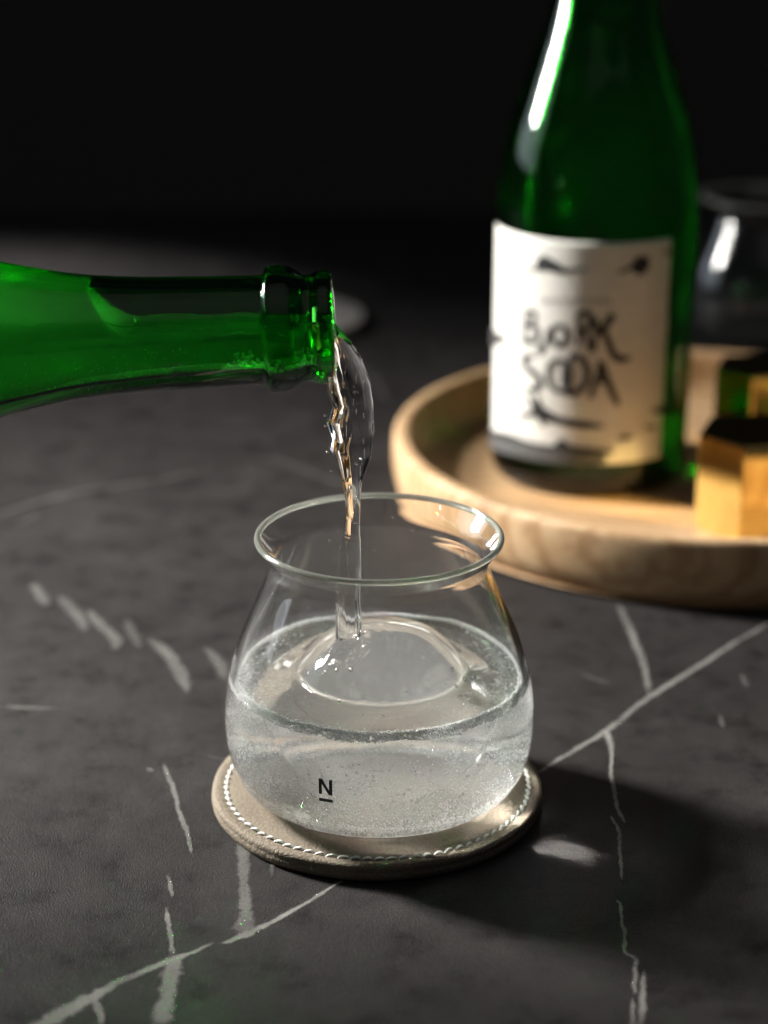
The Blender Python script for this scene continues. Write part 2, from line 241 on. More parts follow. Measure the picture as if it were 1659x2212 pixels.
def mat_table():
    m, nt, out = new_mat("dark_stone")
    tc = N(nt, "TexCoord"); b = N(nt, "BsdfPrincipled")
    n1 = N(nt, "TexNoise"); n1.inputs["Scale"].default_value = 13; n1.inputs["Detail"].default_value = 8; n1.inputs["Roughness"].default_value = 0.62
    n1.inputs["Distortion"].default_value = 0.6
    n2 = N(nt, "TexNoise"); n2.inputs["Scale"].default_value = 60; n2.inputs["Detail"].default_value = 8; n2.inputs["Roughness"].default_value = 0.7
    n3 = N(nt, "TexNoise"); n3.inputs["Scale"].default_value = 1900; n3.inputs["Detail"].default_value = 2
    for n in (n1, n2, n3): L(nt, tc.outputs["Object"], n.inputs["Vector"])
    r1 = ramp(nt, n1.outputs[0], [(0.30, (0.0195, 0.0180, 0.0180)), (0.52, (0.0245, 0.0226, 0.0226)), (0.74, (0.036, 0.0333, 0.0333))])
    r2 = ramp(nt, n2.outputs[0], [(0.34, (0.50, 0.49, 0.49)), (0.47, (1, 1, 1)), (0.70, (1.28, 1.27, 1.26))])
    mx = N(nt, "MixRGB", blend_type='MULTIPLY'); mx.inputs[0].default_value = 1
    L(nt, r1.outputs[0], mx.inputs[1]); L(nt, r2.outputs[0], mx.inputs[2])
    r3 = ramp(nt, n3.outputs[0], [(0.30, (0.50, 0.50, 0.50)), (0.5, (1, 1, 1)), (0.68, (2.0, 2.0, 2.0))])
    m2 = N(nt, "MixRGB", blend_type='MULTIPLY'); m2.inputs[0].default_value = 0.8
    L(nt, mx.outputs[0], m2.inputs[1]); L(nt, r3.outputs[0], m2.inputs[2])
    L(nt, m2.outputs[0], b.inputs["Base Color"])
    rr = ramp(nt, n2.outputs[0], [(0.2, (0.46,) * 3), (0.8, (0.62,) * 3)])
    L(nt, rr.outputs[0], b.inputs["Roughness"])
    b.inputs["Specular IOR Level"].default_value = 0.12
    b1 = N(nt, "Bump"); b1.inputs["Strength"].default_value = 0.8; b1.inputs["Distance"].default_value = 0.0003
    b2 = N(nt, "Bump"); b2.inputs["Strength"].default_value = 0.30; b2.inputs["Distance"].default_value = 0.0015
    L(nt, n3.outputs[0], b1.inputs["Height"]); L(nt, n2.outputs[0], b2.inputs["Height"])
    L(nt, b2.outputs[0], b1.inputs["Normal"]); L(nt, b1.outputs[0], b.inputs["Normal"])
    L(nt, b.outputs[0], out.inputs[0]); return m
M_TABLE = mat_table()

def mat_vein():
    m, nt, out = new_mat("pale_vein")
    at = N(nt, "Attribute", attribute_name="vein")
    tc = N(nt, "TexCoord")
    nz = N(nt, "TexNoise"); nz.inputs["Scale"].default_value = 380; nz.inputs["Detail"].default_value = 8; nz.inputs["Roughness"].default_value = 0.75
    nz2 = N(nt, "TexNoise"); nz2.inputs["Scale"].default_value = 45; nz2.inputs["Detail"].default_value = 3
    fine = N(nt, "TexNoise"); fine.inputs["Scale"].default_value = 1900; fine.inputs["Detail"].default_value = 2
    for n in (nz, nz2, fine): L(nt, tc.outputs["Object"], n.inputs["Vector"])
    sep = N(nt, "SeparateColor"); L(nt, at.outputs["Color"], sep.inputs[0])
    # red: 1 in the middle of the vein, 0 at its edge; green: strength
    a = N(nt, "Math", operation='MULTIPLY_ADD'); L(nt, nz.outputs[0], a.inputs[0]); a.inputs[1].default_value = 1.6; a.inputs[2].default_value = -0.88
    s = N(nt, "Math", operation='ADD'); L(nt, sep.outputs[0], s.inputs[0]); L(nt, a.outputs[0], s.inputs[1])
    mr = N(nt, "MapRange", interpolation_type='SMOOTHSTEP'); L(nt, s.outputs[0], mr.inputs[0]); mr.inputs[1].default_value = 0.0; mr.inputs[2].default_value = 0.55
    r2 = N(nt, "MapRange"); L(nt, nz2.outputs[0], r2.inputs[0]); r2.inputs[1].default_value = 0.3; r2.inputs[2].default_value = 0.65; r2.inputs[3].default_value = 0.5; r2.inputs[4].default_value = 1.0
    k = N(nt, "Math", operation='MULTIPLY'); L(nt, mr.outputs[0], k.inputs[0]); L(nt, r2.outputs[0], k.inputs[1])
    k2 = N(nt, "Math", operation='MULTIPLY'); L(nt, k.outputs[0], k2.inputs[0]); L(nt, sep.outputs[1], k2.inputs[1])
    b = N(nt, "BsdfPrincipled"); b.inputs["Roughness"].default_value = 0.5; b.inputs["Specular IOR Level"].default_value = 0.3
    cr = ramp(nt, fine.outputs[0], [(0.3, (0.20, 0.195, 0.185)), (0.7, (0.32, 0.31, 0.295))])
    L(nt, cr.outputs[0], b.inputs["Base Color"])
    b1 = N(nt, "Bump"); b1.inputs["Strength"].default_value = 0.5; b1.inputs["Distance"].default_value = 0.00025
    L(nt, fine.outputs[0], b1.inputs["Height"]); L(nt, b1.outputs[0], b.inputs["Normal"])
    tr = N(nt, "BsdfTransparent"); mix = N(nt, "MixShader")
    L(nt, k2.outputs[0], mix.inputs[0]); L(nt, tr.outputs[0], mix.inputs[1]); L(nt, b.outputs[0], mix.inputs[2])
    L(nt, mix.outputs[0], out.inputs[0]); return m
M_VEIN = mat_vein()

def mat_wood():
    m, nt, out = new_mat("pale_ash_wood")
    tc = N(nt, "TexCoord"); b = N(nt, "BsdfPrincipled")
    mp = N(nt, "Mapping"); mp.inputs["Rotation"].default_value = (0.25, 0.35, 0.5); mp.inputs["Scale"].default_value = (1.0, 9.0, 5.0)
    L(nt, tc.outputs["Object"], mp.inputs[0])
    n1 = N(nt, "TexNoise"); n1.inputs["Scale"].default_value = 9; n1.inputs["Detail"].default_value = 6; n1.inputs["Distortion"].default_value = 0.8
    L(nt, mp.outputs[0], n1.inputs["Vector"])
    wv = N(nt, "TexWave", wave_type='BANDS', bands_direction='Y'); wv.inputs["Scale"].default_value = 60; wv.inputs["Distortion"].default_value = 4; wv.inputs["Detail"].default_value = 3; wv.inputs["Detail Scale"].default_value = 1.5
    mp2 = N(nt, "Mapping"); mp2.inputs["Rotation"].default_value = (0.3, 0.55, 0.4)
    L(nt, tc.outputs["Object"], mp2.inputs[0]); L(nt, mp2.outputs[0], wv.inputs["Vector"])
    r1 = ramp(nt, n1.outputs[0], [(0.25, (0.40, 0.245, 0.125)), (0.5, (0.56, 0.37, 0.205)), (0.8, (0.66, 0.46, 0.28))])
    r2 = ramp(nt, wv.outputs[0], [(0.0, (0.70, 0.62, 0.54)), (0.55, (1, 1, 1))])
    mx = N(nt, "MixRGB", blend_type='MULTIPLY'); mx.inputs[0].default_value = 0.9
    L(nt, r1.outputs[0], mx.inputs[1]); L(nt, r2.outputs[0], mx.inputs[2])
    L(nt, mx.outputs[0], b.inputs["Base Color"]); b.inputs["Roughness"].default_value = 0.55
    b.inputs["Specular IOR Level"].default_value = 0.3
    bp = N(nt, "Bump"); bp.inputs["Strength"].default_value = 0.2; bp.inputs["Distance"].default_value = 0.0006
    L(nt, n1.outputs[0], bp.inputs["Height"]); L(nt, bp.outputs[0], b.inputs["Normal"])
    L(nt, b.outputs[0], out.inputs[0]); return m
M_WOOD = mat_wood()

def mat_leather(name, c0, c1):
    m, nt, out = new_mat(name)
    tc = N(nt, "TexCoord"); b = N(nt, "BsdfPrincipled")
    w = N(nt, "TexNoise"); w.inputs["Scale"].default_value = 420; w.inputs["Detail"].default_value = 2
    L(nt, tc.outputs["Object"], w.inputs["Vector"])
    add = N(nt, "VectorMath", operation='MULTIPLY_ADD'); add.inputs[1].default_value = (0.0016,) * 3
    L(nt, w.outputs["Color"], add.inputs[0]); L(nt, tc.outputs["Object"], add.inputs[2])
    vo = N(nt, "TexVoronoi", feature='DISTANCE_TO_EDGE'); vo.inputs["Scale"].default_value = 620
    L(nt, add.outputs[0], vo.inputs["Vector"])
    n2 = N(nt, "TexNoise"); n2.inputs["Scale"].default_value = 70; n2.inputs["Detail"].default_value = 5
    L(nt, tc.outputs["Object"], n2.inputs["Vector"])
    cr = ramp(nt, n2.outputs[0], [(0.3, c0), (0.7, c1)])
    cv = ramp(nt, vo.outputs[0], [(0.0, (0.55, 0.52, 0.48)), (0.09, (1, 1, 1))])
    mx = N(nt, "MixRGB", blend_type='MULTIPLY'); mx.inputs[0].default_value = 0.65
    L(nt, cr.outputs[0], mx.inputs[1]); L(nt, cv.outputs[0], mx.inputs[2])
    L(nt, mx.outputs[0], b.inputs["Base Color"])
    b.inputs["Roughness"].default_value = 0.72; b.inputs["Specular IOR Level"].default_value = 0.18
    rr = ramp(nt, vo.outputs[0], [(0.0, (0, 0, 0)), (0.22, (1, 1, 1))])
    bp = N(nt, "Bump"); bp.inputs["Strength"].default_value = 0.7; bp.inputs["Distance"].default_value = 0.00014
    L(nt, rr.outputs[0], bp.inputs["Height"])
    b2 = N(nt, "Bump"); b2.inputs["Strength"].default_value = 0.12; b2.inputs["Distance"].default_value = 0.0006
    L(nt, n2.outputs[0], b2.inputs["Height"]); L(nt, b2.outputs[0], bp.inputs["Normal"])
    L(nt, bp.outputs[0], b.inputs["Normal"]); L(nt, b.outputs[0], out.inputs[0]); return m
M_LEATHER = mat_leather("taupe_leather", (0.205, 0.170, 0.130), (0.245, 0.207, 0.160))
M_LEATHER2 = mat_leather("pale_leather", (0.34, 0.32, 0.30), (0.40, 0.38, 0.36))

def mat_thread():
    m, nt, out = new_mat("white_thread")
    tc = N(nt, "TexCoord"); b = N(nt, "BsdfPrincipled"); b.inputs["Base Color"].default_value = (0.80, 0.80, 0.77, 1); b.inputs["Roughness"].default_value = 0.95; b.inputs["Specular IOR Level"].default_value = 0.05
    mp = N(nt, "Mapping"); mp.inputs["Rotation"].default_value = (0, 0, 0.75)
    L(nt, tc.outputs["Object"], mp.inputs[0])
    wv = N(nt, "TexWave"); wv.inputs["Scale"].default_value = 420; wv.inputs["Distortion"].default_value = 0.6
    L(nt, mp.outputs[0], wv.inputs["Vector"])
    bp = N(nt, "Bump"); bp.inputs["Strength"].default_value = 0.35; bp.inputs["Distance"].default_value = 0.0001
    L(nt, wv.outputs[0], bp.inputs["Height"]); L(nt, bp.outputs[0], b.inputs["Normal"])
    L(nt, b.outputs[0], out.inputs[0]); return m
M_THREAD = mat_thread()

def mat_brass():
    m, nt, out = new_mat("polished_brass")
    tc = N(nt, "TexCoord"); b = N(nt, "BsdfPrincipled"); b.inputs["Metallic"].default_value = 1.0
    mp = N(nt, "Mapping"); mp.inputs["Scale"].default_value = (60, 60, 900); L(nt, tc.outputs["Object"], mp.inputs[0])
    nz = N(nt, "TexNoise"); nz.inputs["Scale"].default_value = 1; nz.inputs["Detail"].default_value = 3; L(nt, mp.outputs[0], nz.inputs["Vector"])
    cr = ramp(nt, nz.outputs[0], [(0.3, (0.82, 0.57, 0.17)), (0.7, (0.89, 0.64, 0.23))])
    L(nt, cr.outputs[0], b.inputs["Base Color"])
    rr = ramp(nt, nz.outputs[0], [(0.3, (0.05,) * 3), (0.7, (0.10,) * 3)]); L(nt, rr.outputs[0], b.inputs["Roughness"])
    L(nt, b.outputs[0], out.inputs[0]); return m
M_BRASS = mat_brass()

def mat_paper():
    m, nt, out = new_mat("label_paper")
    tc = N(nt, "TexCoord"); b = N(nt, "BsdfPrincipled"); b.inputs["Roughness"].default_value = 0.6
    nz = N(nt, "TexNoise"); nz.inputs["Scale"].default_value = 160; nz.inputs["Detail"].default_value = 4; L(nt, tc.outputs["Object"], nz.inputs["Vector"])
    cr = ramp(nt, nz.outputs[0], [(0.3, (0.74, 0.72, 0.67)), (0.7, (0.82, 0.80, 0.75))]); L(nt, cr.outputs[0], b.inputs["Base Color"])
    L(nt, b.outputs[0], out.inputs[0]); return m
M_PAPER = mat_paper()
INKS = {}
def mat_ink(s):
    k = round(s, 2)
    if k not in INKS:
        g = 0.45 * (1 - k) + 0.018 * k
        INKS[k] = principled("label_ink", (g, g, g * 0.99), 0.6)
    return INKS[k]
M_BACK = principled("dark_backdrop", (0.25, 0.215, 0.19), 0.9)

# ---------------------------------------------------------------- the table and the backdrop
TX0, TX1, TY0, TY1, TH = -1.15, 1.15, -0.9, 0.93, 0.03
def slab():
    bm = bmesh.new()
    bmesh.ops.create_cube(bm, size=1)
    for v in bm.verts:
        v.co = Vector(((v.co.x + .5) * (TX1 - TX0) + TX0, (v.co.y + .5) * (TY1 - TY0) + TY0, (v.co.z - .5) * TH))
    bmesh.ops.bevel(bm, geom=bm.edges[:], offset=0.002, segments=2, affect='EDGES')
    me = bpy.data.meshes.new("table"); bm.to_mesh(me); bm.free(); me.materials.append(M_TABLE)
    o = bpy.data.objects.new("table", me); COL.objects.link(o); return o
table = tag(slab(), "dark grey stone table top with pale veins", "table", kind="structure")

def make_vein(idx, strength, pts):
    P = catmull(pts, 10)
    V = []; F = []; C = []
    z = 0.00006 + idx * 0.000012
    cols = (-1.0, -0.6, 0.0, 0.6, 1.0)
    for i, (x, y, w) in enumerate(P):
        a = P[max(i - 1, 0)]; b = P[min(i + 1, len(P) - 1)]
        t = Vector((b[0] - a[0], b[1] - a[1])); t.normalize()
        n = Vector((-t.y, t.x))
        q = Vector((x, y, idx * 3.1)) * 220
        jx = noise.noise(q) * 0.00045; jw = 1 + 0.35 * noise.noise(q * 1.7 + Vector((9, 3, 1)))
        ww = max(w, 0.0002) * 1.45 * jw
        endf = min(1, i / 6, (len(P) - 1 - i) / 6)
        for c in cols:
            p = Vector((x, y)) + n * (c * ww + jx)
            V.append((p.x, p.y, z)); C.append(((1 - abs(c)) * (0.35 + 0.65 * endf), 0.95 * strength * (0.2 + 0.8 * endf), 0, 1))
        if i:
            k = i * 5
            for j in range(4): F.append((k - 5 + j, k - 4 + j, k + 1 + j, k + j))
    o = mesh_obj("vein", V, F, M_VEIN, table)
    at = o.data.color_attributes.new("vein", 'FLOAT_COLOR', 'POINT')
    for i, c in enumerate(C): at.data[i].color = c
    return o
for i, (s, pts) in enumerate(VEINS): make_vein(i, s, pts)

def backdrop():
    V = []; F = []
    prof = [(2.2, -0.9), (2.2, 1.0), (2.2, 2.4)]
    prof = [(1.1, -0.80), (1.9, -0.80), (2.15, -0.72), (2.25, -0.5), (2.25, 2.4)]
    prof = catmull([(y, z) for y, z in prof], 6)
    for (y, z) in prof:
        for x in (-3.2, 3.2): V.append((x, y, z))
    for i in range(len(prof) - 1): F.append((2 * i, 2 * i + 1, 2 * i + 3, 2 * i + 2))
    return mesh_obj("backdrop", V, F, M_BACK)
tag(backdrop(), "near black wall behind the table", "wall", kind="structure")

# ---------------------------------------------------------------- coaster
COASTER_R, COASTER_T = 0.0525, 0.006
def coaster_mesh(name, mat, parent):
    pr = [(0, 0), (0.0505, 0), (0.0516, 0.0003), (0.0522, 0.0011), (0.05252, 0.0022), (0.05245, 0.0031), (0.0522, 0.0036), (0.0524, 0.0042),
          (0.05235, 0.0051), (0.05195, 0.0057), (0.0512, 0.0060), (0.0494, 0.00592), (0.0485, 0.00562), (0.0481, 0.0055), (0.0477, 0.00562), (0.0468, 0.0059), (0.0450, 0.0060), (0.03, 0.0060), (0.0, 0.0060)]
    fine = []
    for a, b in zip(pr[:-1], pr[1:]):
        fine.append(a)
        if abs(a[0] - b[0]) > 0.006:
            for k in range(1, 5): fine.append((a[0] + (b[0] - a[0]) * k / 5, a[1] + (b[1] - a[1]) * k / 5))
    fine.append(pr[-1])
    def wob(a, r, z):
        n = noise.noise(Vector((math.cos(a) * 2.5, math.sin(a) * 2.5, 4.2)))
        n2 = noise.noise(Vector((math.cos(a) * 9, math.sin(a) * 9, z * 300)))
        f = max(0, (r - 0.045) / 0.0075)
        return ((n * 0.0004 + n2 * 0.00018) * f, 0)
    V, F = lathe(fine, 160, wob)
    return mesh_obj(name, V, F, mat, parent)
coaster = tag(empty("coaster"), "taupe leather coaster with white stitching under the drinking glass", "coaster")
coaster_mesh("leather_disc", M_LEATHER, coaster)
def stitch_data(v):
    rnd = random.Random(v)
    V = []; F = []; n = 9; seg = 8
    L_ = 0.00325 * rnd.uniform(0.93, 1.07)
    for i in range(n):
        t = i / (n - 1); x = (t - 0.5) * L_
        hump = math.sin(math.pi * t)
        z = 0.00005 + 0.00030 * hump ** 0.5 - 0.0003 * (1 - hump)
        y = (t - 0.5) * 0.0009
        r = 0.00043 * (0.5 + 0.5 * hump ** 0.5)
        for k in range(seg):
            a = 2 * math.pi * k / seg
            tw = 1 + 0.10 * math.cos(2 * a - t * 15)
            V.append((x, y + r * tw * 1.35 * math.cos(a), z + r * tw * 0.8 * math.sin(a)))
    for i in range(n - 1):
        for k in range(seg):
            F.append((i * seg + k, i * seg + (k + 1) % seg, (i + 1) * seg + (k + 1) % seg, (i + 1) * seg + k))
    F.append(tuple(range(seg))[::-1]); F.append(tuple((n - 1) * seg + k for k in range(seg)))
    me = bpy.data.meshes.new("stitch"); me.from_pydata(V, [], F); me.materials.append(M_THREAD)
    me.polygons.foreach_set("use_smooth", [True] * len(me.polygons)); return me
SM = [stitch_data(i) for i in range(5)]
NST = 84
def stitches(parent, z0, thr=None):
    for k in range(NST):
        a = 2 * math.pi * (k + 0.2) / NST
        o = bpy.data.objects.new("stitch", SM[(k * 3) % 5]); COL.objects.link(o)
        r = 0.0481 + random.uniform(-0.00015, 0.00015)
        o.location = (r * math.cos(a), r * math.sin(a), z0)
        o.rotation_euler = (0, 0, a + math.pi / 2 + random.uniform(-0.06, 0.06)); o.parent = parent
stitches(coaster, 0.0058)

# ---------------------------------------------------------------- tumbler
GZ = 0.00585      # the heavy base presses a hair into the soft leather
OUT = catmull([(0.0335, 0.0), (0.0368, 0.0005), (0.0396, 0.0019), (0.04425, 0.0059), (0.04740, 0.0135), (0.04841, 0.0238), (0.04745, 0.0358), (0.04400, 0.0489), (0.03900, 0.0610),
               (0.03520, 0.0697), (0.03370, 0.0736), (0.03335, 0.0758), (0.03420, 0.0783), (0.03610, 0.0811), (0.03755, 0.0832)], 6)
def wall_t(z): return max(0.0013, 0.0019 - 0.0006 * (z - 0.04) / 0.03) if z > 0.04 else 0.0019 if z > 0.012 else 0.0019 + (0.012 - z) / 0.012 * 0.0012
INN = offset_profile(OUT, wall_t)
INN = [p for p in INN if p[1] > 0.0036]
def tumbler_profile():
    ro, zo = OUT[-1]; ri, zi = INN[-1]
    cx, cz = (ro + ri) / 2, (zo + zi) / 2
    rad = 0.00074
    lip = []
    for k in range(1, 12):
        a = -0.55 + (math.pi + 0.2) * k / 12
        lip.append((cx + 0.0001 + rad * math.cos(a), cz + 0.0001 + rad * math.sin(a)))
    bottom = [(0, 0.0), (0.012, 0.0), (0.024, 0.0), (0.0300, 0.0)]
    inner = INN[::-1]
    floor = [(0.036, 0.0034), (0.030, 0.0030), (0.020, 0.0028), (0, 0.0028)]
    floor = [p for p in floor if p[0] < inner[-1][0] - 0.001]
    return bottom + OUT + lip + inner[1:] + floor
TPROF = tumbler_profile()
def make_tumbler(name, loc):
    root = empty(name, loc)
    V, F = lathe(TPROF, 160)
    mesh_obj("glass_bowl", V, F, M_CLEAR, root)
    ro, zo = OUT[-1]; ri, zi = INN[-1]
    cr, cz, rb = (ro + ri) / 2 + 0.0001, (zo + zi) / 2 + 0.0003, 0.00098
    V = []; F = []; sg = 192; m = 14
    for k in range(sg):
        a = 2 * math.pi * k / sg
        for j in range(m):
            b = 2 * math.pi * j / m
            q = cr + rb * math.cos(b)
            V.append((q * math.cos(a), q * math.sin(a), cz + rb * 0.95 * math.sin(b)))
    for k in range(sg):
        for j in range(m):
            k2, j2 = (k + 1) % sg, (j + 1) % m
            F.append((k * m + j, k2 * m + j, k2 * m + j2, k * m + j2))
    mesh_obj("rim", V, F, M_RIM, root)
    return root
GLX, GLY = 0.0007, 0.0
tumbler = tag(make_tumbler("drinking_glass", (GLX, GLY, GZ)), "clear flared tumbler with a black letter N, half full, on the coaster", "glass", "rounded clear tumblers")

def out_r(z, prof=OUT):
    for a, b in zip(prof[:-1], prof[1:]):
        if a[1] <= z <= b[1] and b[1] > a[1]:
            return a[0] + (b[0] - a[0]) * (z - a[1]) / (b[1] - a[1])
    return prof[-1][0]
def emblem():
    # strips in a small plane (u right, v up, metres along the glass surface), wrapped on the outer wall
    bm = bmesh.new()
    w, h, t = 0.0040, 0.0045, 0.00092
    polys = [[(0, 0), (t, 0), (t, h), (0, h)], [(w - t, 0), (w, 0), (w, h), (w - t, h)],
             [(0.0, h), (t * 1.15, h), (w, 0), (w - t * 1.15, 0)], [(0, -0.0022), (w, -0.0022), (w, -0.0013), (0, -0.0013)]]
    V = []; F = []
    for pi, p in enumerate(polys):
        nu = 6; nv = 10
        o = len(V)
        a, b, c, d = [Vector(q) for q in (p if pi != 2 else [p[3], p[2], p[1], p[0]])]
        for i in range(nu + 1):
            for j in range(nv + 1):
                s = i / nu; q = j / nv
                uv = (a * (1 - s) + b * s) * (1 - q) + (d * (1 - s) + c * s) * q
                V.append((uv.x, uv.y, pi))
        for i in range(nu):
            for j in range(nv):
                k = o + i * (nv + 1) + j
                F.append((k, k + nv + 1, k + nv + 2, k + 1))
    z0 = 0.0305 - GZ - h
    a0 = math.atan2(-0.0455, -0.0172 - GLX)
    W = []
    for (u, v, pi) in V:
        z = z0 + v * 1.12
        r = out_r(z) + 0.00004 + 0.00001 * pi
        ang = a0 + u / r * 1.06
        W.append((r * math.cos(ang), r * math.sin(ang), z))
    o = mesh_obj("printed_emblem", W, F, M_INKB, tumbler)
    o["label"] = "black printed letter N with a bar below it"
    return o
emblem()

# ---------------------------------------------------------------- water and ice in the glass
WZ = 0.0448 - GZ          # level in glass coordinates
ICE = Vector((0.0006, -0.0002, 0.0289)); ICE_R = 0.0287; ICE_V = 0.0258
IMP = Vector((-0.0098, -0.0105))
def smax(a, b, k):
    h = max(k - abs(a - b), 0) / k
    return max(a, b) + h * h * k * 0.25
def inner_r(z): return out_r(z, INN)
RW = inner_r(WZ) + 0.00015
def surf_z(x, y):
    d2 = (x - ICE.x) ** 2 + (y - ICE.y) ** 2
    rr = ICE_R + 0.0004; fl = ICE_V / ICE_R
    n = noise.noise(Vector((x * 60, y * 60, 1.7)))
    dome = ICE.z + fl * math.sqrt(rr * rr - d2) + 0.00025 * n if d2 < rr * rr * 0.985 else -1
    r = math.hypot(x, y)
    base = WZ + 0.00010 * noise.noise(Vector((x * 120, y * 120, 5.1))) + 0.00003 * noise.noise(Vector((x * 420, y * 420, 2.1)))
    # little waves spreading round the dome towards its left front
    ca = max(0.0, -((x - ICE.x) * 0.75 + (y - ICE.y) * 0.66) / (math.sqrt(d2) + 1e-6))
    base += 0.00022 * ca ** 3 * math.sin(math.sqrt(d2) * 1900 + 2 * n) * math.exp(-max(0, math.sqrt(d2) - 0.024) / 0.005)
    base += 0.0004 * max(0, (r - (RW - 0.0022)) / 0.0022) ** 2
    z = smax(base, dome, 0.0022)
    di = math.hypot(x - IMP.x, y - IMP.y)
    z += 0.0006 * math.exp(-((di - 0.0056) / 0.0011) ** 2) * (0.6 + 0.6 * noise.noise(Vector((x * 500, y * 500, 0))))
    z += 0.00008 * math.cos(di * 1900) * math.exp(-di / 0.007)
    return z
def water_body():
    V = []; F = []; seg = 180
    top = [RW * (i / 90) for i in range(1, 91)]
    V.append((0, 0, surf_z(0, 0)))
    rings = []
    for r in top:
        rings.append(list(range(len(V), len(V) + seg)))
        for k in range(seg):
            a = 2 * math.pi * k / seg; x, y = r * math.cos(a), r * math.sin(a)
            V.append((x, y, surf_z(x, y)))
    zs = [WZ - (WZ - 0.0045) * (i / 40) for i in range(1, 41)]
    side = [(inner_r(z) + 0.00015, z) for z in zs]
    side += [(0.0352, 0.0031), (0.030, 0.00285), (0.02, 0.00265), (0.01, 0.00265)]
    side = [side[0]] + [p for p in side[1:]]
    for (r, z) in side:
        rings.append(list(range(len(V), len(V) + seg)))
        for k in range(seg):
            a = 2 * math.pi * k / seg; V.append((r * math.cos(a), r * math.sin(a), z))
    bot = len(V); V.append((0, 0, 0.00265))
    for k in range(seg): F.append((0, rings[0][k], rings[0][(k + 1) % seg]))
    for A, B in zip(rings[:-1], rings[1:]):
        for k in range(seg):
            k2 = (k + 1) % seg; F.append((A[k], B[k], B[k2], A[k2]))
    for k in range(seg): F.append((rings[-1][k], bot, rings[-1][(k + 1) % seg]))
    return V, F
V, F = water_body()
water = tag(mesh_obj("sparkling_water", V, F, M_FIZZ, None, True, (GLX, GLY, GZ)), "clear sparkling water filling the lower half of the tumbler", "water")

def ice_ball():
    bv, bf = ico(5)
    V = []
    for v in bv:
        n = noise.noise(v * 2.3) * 0.0007 + noise.noise(v * 7) * 0.00015
        p = v * (ICE_R - 0.0006 + n); V.append((p.x, p.y, p.z * ICE_V / ICE_R))
    return mesh_obj("ice_ball", V, bf, M_ICE, None, True, (ICE.x + GLX, ICE.y + GLY, ICE.z + GZ))
tag(ice_ball(), "round clear ball of ice floating in the tumbler", "ice")

def bubbles_in_glass():
    rnd = random.Random(3); items = []
    def fr(a):       # more of them towards the viewer
        return 0.5 - 0.5 * math.sin(a)
    while len(items) < 3400:      # bubbles clinging to the wall
        a = rnd.uniform(0, 2 * math.pi)
        z = 0.0045 + (WZ - 0.006) * rnd.random() ** 1.5
        if rnd.random() > 0.25 + 0.75 * fr(a): continue
        cl = noise.noise(Vector((math.cos(a) * 4, math.sin(a) * 4, z * 120)))
        if rnd.random() > 0.5 + 0.9 * cl: continue
        r = 0.00010 + 0.00034 * rnd.random() ** 3
        R_ = inner_r(z) - r - 0.00012 - 0.0012 * rnd.random() ** 3
        items.append((R_ * math.cos(a), R_ * math.sin(a), z, r))
    while len(items) < 4500:      # the ring near the floor
        a = rnd.uniform(0, 2 * math.pi)
        if rnd.random() > 0.3 + 0.7 * fr(a): continue
        z = rnd.uniform(0.0040, 0.0085); r = rnd.uniform(0.00014, 0.00034)
        R_ = inner_r(max(z, 0.0042)) - r - 0.0006 - 0.004 * rnd.random() ** 2
        items.append((R_ * math.cos(a), R_ * math.sin(a), z, r))
    while len(items) < 5150:      # larger ones in loose clusters
        a0 = rnd.uniform(math.pi * 0.95, math.pi * 2.05); z0 = 0.0045 + 0.026 * rnd.random() ** 1.7
        for j in range(rnd.randint(2, 9)):
            a = a0 + rnd.gauss(0, 0.045); z = max(0.0042, z0 + rnd.gauss(0, 0.0014)); r = rnd.uniform(0.00022, 0.00046)
            R_ = inner_r(z) - r - 0.0001
            items.append((R_ * math.cos(a), R_ * math.sin(a), z, r))
    while len(items) < 7800:      # rising free in the water
        a = rnd.uniform(0, 2 * math.pi); q = math.sqrt(rnd.random())
        z = rnd.uniform(0.005, WZ - 0.001)
        R_ = (inner_r(z) - 0.0015) * q
        p = Vector((R_ * math.cos(a), R_ * math.sin(a), z))
        if (p - ICE).length < ICE_R + 0.0006: continue
        if p.y > 0.01 and rnd.random() < 0.6: continue
        items.append((p.x, p.y, p.z, 0.00006 + 0.00014 * rnd.random() ** 2))
    return items
tag(spheres("bubbles", bubbles_in_glass(), M_FIZZB, water), kind="stuff")
def foam_ring():
    rnd = random.Random(5); items = []
    for k in range(7600):
        a = rnd.uniform(0, 2 * math.pi)
        dpt = rnd.random() ** 1.5
        thick = 0.0027 + 0.0012 * noise.noise(Vector((math.cos(a) * 3, math.sin(a) * 3, 8)))
        r = rnd.uniform(0.00018, 0.00040)
        z = WZ + 0.0009 - dpt * thick
        R_ = inner_r(z) - r - 0.00005 - 0.0010 * rnd.random() ** 2 * (1 - dpt)
        items.append((R_ * math.cos(a), R_ * math.sin(a), z, r))
    return items
def micro_bubbles():
    rnd = random.Random(13); items = []
    while len(items) < 26000:
        a = rnd.uniform(0, 2 * math.pi); z = 0.0040 + (WZ - 0.0048) * rnd.random() ** 1.15
        if rnd.random() > 0.12 + 0.88 * (0.5 - 0.5 * math.sin(a)) ** 0.8: continue
        cl = noise.noise(Vector((math.cos(a) * 5, math.sin(a) * 5, z * 90))) + 0.6 * noise.noise(Vector((math.cos(a) * 14, math.sin(a) * 14, z * 300)))
        if rnd.random() > 0.5 + 0.8 * cl: continue
        r = 0.00004 + 0.00007 * rnd.random() ** 1.5
        R_ = inner_r(z) - r - 0.0002 - 0.009 * rnd.random() ** 2.5
        items.append((R_ * math.cos(a), R_ * math.sin(a), z, r))
    return items
tag(spheres("micro_bubbles", micro_bubbles(), M_FOAM, water, ICO0), kind="stuff")
tag(spheres("foam", foam_ring(), M_FOAM, water), kind="stuff")
